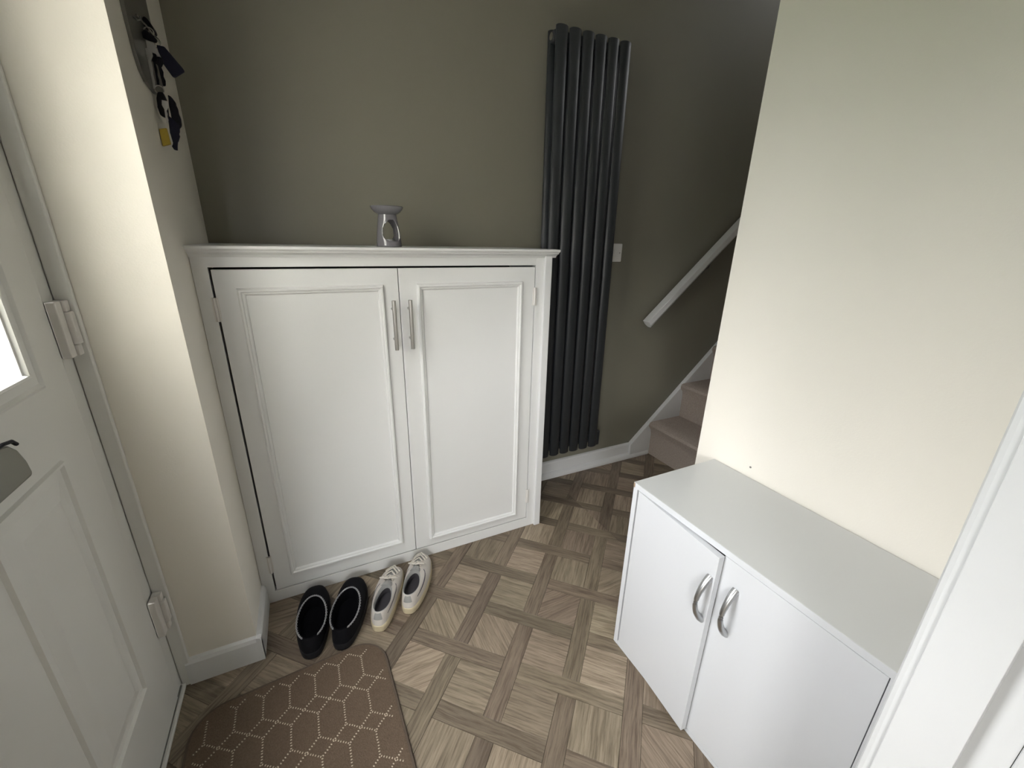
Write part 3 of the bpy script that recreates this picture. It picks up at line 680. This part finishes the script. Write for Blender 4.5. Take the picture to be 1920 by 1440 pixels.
def trainer(name, label, loc, yaw, side):
    t_ = thing(name, label, 'trainer', loc, None, (0, 0, yaw)); L, W = 0.256, 0.092
    def rim(a):
        x, y, z = rimpt(L, a, 0.011, 0.132, 0.0275, 0.074, 0.074, 0.058)
        return x, y, z
    up = make_upper(L, W, 0.026, rim, 0.050, side*0.010)
    obj('upper', annulus(up), 'shoe', t_, smooth=True, local=True)
    inner = [[(x, y, z) for x, y, z in up[-1]], [(x*0.96, 0.072+(y-0.072)*0.97, z+0.002) for x, y, z in up[-1]]]
    inner.append([(x*0.86, 0.072+(y-0.072)*0.90, z-0.006) for x, y, z in up[-1]])
    inner.append([(x*0.88, 0.072+(y-0.072)*0.95, z*0.75) for x, y, z in up[-1]])
    obj('padded_collar', annulus(inner), 'lining', t_, smooth=True, local=True)
    deep = [[(x*0.88, 0.072+(y-0.072)*0.95, z*0.75) for x, y, z in up[-1]], [(x*0.92, 0.075+(y-0.072)*0.98, 0.032) for x, y, z in up[-1]]]
    obj('insole', annulus(deep, caplast=True), 'insole', t_, smooth=True, local=True)
    sl_ = []
    for z, g in ((0.0005, 0.955), (0.003, 0.985), (0.018, 1.005), (0.026, 1.0), (0.030, 0.965)):
        sl_.append([((foot(L, W, 2*PI*k/NS, side*0.010)[0])*g, L/2+(foot(L, W, 2*PI*k/NS)[1]-L/2)*g, z) for k in range(NS)])
    obj('sole', annulus(sl_, capfirst=True, caplast=True), 'sole', t_, smooth=True, local=True)
    # surface sampler on the upper
    def S(ai, s):
        k = ai/(2*PI)*NS; k0 = int(k) % NS; k1 = (k0+1) % NS; f = k-int(k)
        i = min(8, int(s*9)); g = s*9-i
        A_ = Vector(up[i][k0]).lerp(Vector(up[i][k1]), f); B_ = Vector(up[i+1][k0]).lerp(Vector(up[i+1][k1]), f)
        return A_.lerp(B_, g)
    cN = Vector((0, 0.10, 0.0))
    def lift(q, d): n_ = (q-Vector((0, q.y*0.6+0.05, 0.01))).normalized(); return q+n_*d
    # tongue
    b = bmesh.new(); R1 = []
    for yy, zz, ww in ((0.108, 0.092, 0.017), (0.120, 0.083, 0.018), (0.138, 0.078, 0.015), (0.160, 0.066, 0.012)):
        R1.append([b.verts.new((x*ww, yy+abs(x)*0.004, zz-0.010*x*x)) for x in (-1, -.5, 0, .5, 1)]+[b.verts.new((x*ww, yy+abs(x)*0.004+0.003, zz-0.004-0.010*x*x)) for x in (1, .5, 0, -.5, -1)])
    for i in range(3):
        for k in range(10): b.faces.new((R1[i][k], R1[i][(k+1) % 10], R1[i+1][(k+1) % 10], R1[i+1][k]))
    b.faces.new(R1[0]); b.faces.new(R1[-1][::-1]); obj('tongue', b, 'lining', t_, smooth=True, local=True)
    # grey throat under the laces
    def patch(a0, a1, s0f, s1f, d, na=12, nsg=3):
        b = bmesh.new(); g_ = {}
        for i in range(na+1):
            a = a0+(a1-a0)*i/na; u = i/na
            for j in range(nsg+1):
                q = S(a % (2*PI), s0f(u)+(s1f(u)-s0f(u))*j/nsg); g_[i, j] = b.verts.new(lift(q, d))
        for i in range(na):
            for j in range(nsg): b.faces.new((g_[i, j], g_[i+1, j], g_[i+1, j+1], g_[i, j+1]))
        r_ = bmesh.ops.extrude_face_region(b, geom=list(b.faces)); bmesh.ops.translate(b, verts=[v for v in r_['geom'] if isinstance(v, bmesh.types.BMVert)], vec=(0, 0, -0.0005))
        return b
    obj('lace_throat', patch(PI-0.36, PI+0.36, lambda u: 0.50, lambda u: 0.97, 0.0010, 8, 6), 'tab', t_, smooth=True, local=True)
    # laces
    b = bmesh.new()
    for i in range(4):
        s = 0.90-0.13*i; a0 = PI-0.52-0.02*i; a1 = PI+0.52+0.02*i
        A_, B_ = lift(S(a0, s), 0.002), lift(S(a1, s-0.04), 0.002); Mm = lift(S(PI, s-0.05), 0.006); Mm.z = max(Mm.z, (A_.z+B_.z)/2+0.005)
        tube([A_, A_.lerp(Mm, .5)+Vector((0, 0, .002)), Mm, B_.lerp(Mm, .5)+Vector((0, 0, .002)), B_], 0.0032, 6, b, flat=0.6)
    K = lift(S(PI, 0.97), 0.006)+Vector((0, 0.004, 0.005))
    for sg in (-1, 1):
        tube([K, K+Vector((sg*0.012, -0.004, 0.007)), K+Vector((sg*0.027, 0.002, 0.001)), K+Vector((sg*0.024, 0.012, -0.006)), K+Vector((sg*0.008, 0.008, 0.001)), K], 0.0027, 6, b)
        tube([K, K+Vector((sg*0.010, 0.010, 0.002)), K+Vector((sg*0.022, 0.026, -0.012)), K+Vector((sg*0.030, 0.030, -0.022))], 0.0018, 6, b)
    obj('laces', b, 'lace', t_, smooth=True, local=True)
    # eyestay lines, heel tab, stripe
    def patch(a0, a1, s0f, s1f, d, na=12, nsg=3):
        b = bmesh.new(); g_ = {}
        for i in range(na+1):
            a = a0+(a1-a0)*i/na; u = i/na
            for j in range(nsg+1):
                s = s0f(u)+(s1f(u)-s0f(u))*j/nsg; q = S(a % (2*PI), s); g_[i, j] = b.verts.new(lift(q, d))
        for i in range(na):
            for j in range(nsg): b.faces.new((g_[i, j], g_[i+1, j], g_[i+1, j+1], g_[i, j+1]))
        r_ = bmesh.ops.extrude_face_region(b, geom=list(b.faces)); bmesh.ops.translate(b, verts=[v for v in r_['geom'] if isinstance(v, bmesh.types.BMVert)], vec=(0, 0, -0.0005))
        return b
    obj('heel_tab', patch(-0.30, 0.30, lambda u: 0.45, lambda u: 0.93, 0.0012, 6), 'tab', t_, smooth=True, local=True)
    for a0, a1 in ((0.75, 2.25), (-0.75, -2.25)):
        obj('side_stripe', patch(a0, a1, lambda u: 0.50+0.35*u-0.02, lambda u: 0.50+0.35*u+0.07*math.sin(PI*min(1, u+.15)), 0.0010), 'navystripe', t_, smooth=True, local=True)
    return t_
trainer('trainer', 'left white lace-up trainer beside the black slippers', (0.076, 1.080, 0), math.radians(-24), -1)
trainer('trainer', 'right white lace-up trainer with its toe against the cupboard', (0.176, 1.108, 0), math.radians(-26), 1)

# ------------------------------------------------------------------ key rack and keys
kr = thing('key_rack', 'grey metal key rack on the shaded side of the cream wall corner', 'key rack', (LX, 1.36, 1.5))
bp2 = [(1.255, 1.86), (1.255, 1.60), (1.262, 1.55), (1.275, 1.522), (1.300, 1.507), (1.36, 1.500), (1.42, 1.507), (1.452, 1.525), (1.466, 1.56), (1.470, 1.62), (1.470, 1.86)]
obj('back_plate', prism(bp2, 0, LX+0.0003, LX+0.007, 0.001), 'rackm', kr)
for yy in (1.30, 1.36, 1.41):
    b = tube([(LX+0.006, yy, 1.622), (LX+0.014, yy, 1.616), (LX+0.019, yy, 1.618), (LX+0.020, yy, 1.624)], 0.0018, 8); obj('hook', b, 'rackm', kr)
b = tube([(LX+0.008, 1.33, 1.636), (LX+0.017, 1.36, 1.628), (LX+0.028, 1.40, 1.612)], 0.0018, 6); obj('rod', b, 'steel', kr)
def slabxz(pts, ya, yb, bev=0.002): return prism(pts, 1, ya, yb, bev)
def ring(cx, cy, cz, r_, th=0.0012, tilt=0): return tube([(cx+r_*math.cos(2*PI*k/20), cy+r_*math.sin(2*PI*k/20)*math.sin(tilt), cz+r_*math.sin(2*PI*k/20)*math.cos(tilt)) for k in range(20)], th, 6, closed=True)
# black oval fob on the top hook
k1 = thing('key_fob', 'black oval key fob, topmost on the rack', 'keys', (-0.245, 1.40, 1.64), 'keys on the rack')
obj('fob', slabxz([(-0.2485, 1.636), (-0.2495, 1.650), (-0.245, 1.6555), (-0.2389, 1.6502), (-0.2326, 1.638), (-0.2320, 1.630), (-0.2405, 1.6262)], 1.385, 1.420, 0.003), 'keyblack', k1)
obj('key_ring', ring(-0.2410, 1.380, 1.624, 0.009), 'steel', k1)
# navy leather tag with silver keys
k2 = thing('key_bunch', 'bunch with a flat navy leather tag sticking out from the rack', 'keys', (-0.235, 1.37, 1.58), 'keys on the rack')
tg = obj('leather_tag', slabxz([(-0.2295, 1.5975), (-0.2152, 1.5965), (-0.1880, 1.5590), (-0.1862, 1.5535), (-0.2075, 1.5385), (-0.2115, 1.5395), (-0.2265, 1.5665)], 1.362, 1.369, 0.002), 'keynavy', k2)
obj('key_ring', ring(-0.232, 1.366, 1.603, 0.011), 'chrome', k2)
obj('key_head', slabxz([(-0.246, 1.6015), (-0.232, 1.5985), (-0.2245, 1.5725), (-0.2355, 1.578), (-0.2470, 1.5835)], 1.356, 1.361, 0.001), 'alu', k2)
def key(ax, az, bx, bz, y, w_=0.0028, m='alu', parent=None, nm='key'):
    d = Vector((bx-ax, 0, bz-az)).normalized(); e = Vector((-d.z, 0, d.x)); A_ = Vector((ax, y, az)); B_ = Vector((bx, y, bz)); L_ = (B_-A_).length
    pts = [A_+e*w_*1.8, A_+d*0.010+e*w_*2.2, A_+d*0.018+e*w_*0.9]
    for k in range(5): q = A_+d*(0.020+(L_-0.022)*k/4); pts += [q+e*w_*(0.9 if k % 2 else 0.45)]
    pts += [B_, B_-e*w_*0.9, A_+d*0.018-e*w_*0.9, A_+d*0.010-e*w_*2.2, A_-e*w_*1.8]
    return obj(nm, prism([(q.x, q.z) for q in pts], 1, y, y+0.0022), m, parent)
key(-0.2480, 1.584, -0.2500, 1.512, 1.350, parent=k2); key(-0.2420, 1.580, -0.2465, 1.506, 1.344, parent=k2)
key(-0.2375, 1.578, -0.2400, 1.515, 1.356, m='keyblack', parent=k2); key(-0.2310, 1.574, -0.2290, 1.518, 1.360, w_=0.004, m='keyblack', parent=k2)
# lower bunch of car keys
k3 = thing('car_key_bunch', 'lowest bunch of black car keys with a yellow tag', 'keys', (-0.235, 1.36, 1.46), 'keys on the rack')
obj('key_ring', ring(-0.2400, 1.356, 1.508, 0.0085), 'steel', k3)
obj('car_fob', slabxz([(-0.2490, 1.4900), (-0.2440, 1.5030), (-0.2340, 1.5040), (-0.2300, 1.4880), (-0.2330, 1.4560), (-0.2400, 1.4520), (-0.2485, 1.4560), (-0.2500, 1.4720)], 1.350, 1.362, 0.003), 'keyblack', k3)
obj('car_fob', slabxz([(-0.2290, 1.5035), (-0.2225, 1.5000), (-0.2160, 1.4880), (-0.2185, 1.4760), (-0.2130, 1.4590), (-0.2140, 1.4420), (-0.2230, 1.4320), (-0.2330, 1.4350), (-0.2300, 1.4600), (-0.2270, 1.4800)], 1.364, 1.376, 0.003), 'keyblack', k3)
obj('valet_fob', slabxz([(-0.2510, 1.6120), (-0.2440, 1.6190), (-0.2330, 1.6140), (-0.2240, 1.6030), (-0.2280, 1.5980), (-0.2430, 1.6020), (-0.2520, 1.6040)], 1.352, 1.360, 0.002), 'keyblack', k2)
key(-0.2335, 1.486, -0.2370, 1.440, 1.347, parent=k3)
obj('strap', slabxz([(-0.2353, 1.4600), (-0.2230, 1.4480), (-0.2170, 1.4400), (-0.2195, 1.4260), (-0.2225, 1.4240), (-0.2205, 1.4180), (-0.2260, 1.4060), (-0.2285, 1.4050), (-0.2310, 1.3870), (-0.2375, 1.3880), (-0.2405, 1.3950), (-0.2355, 1.4020), (-0.2385, 1.4230)], 1.358, 1.364, 0.001), 'keynavy', k3)
obj('yellow_tag', slabxz([(-0.2540, 1.4260), (-0.2395, 1.4290), (-0.2380, 1.3965), (-0.2545, 1.3905)], 1.338, 1.346, 0.001), 'yellow', k3)
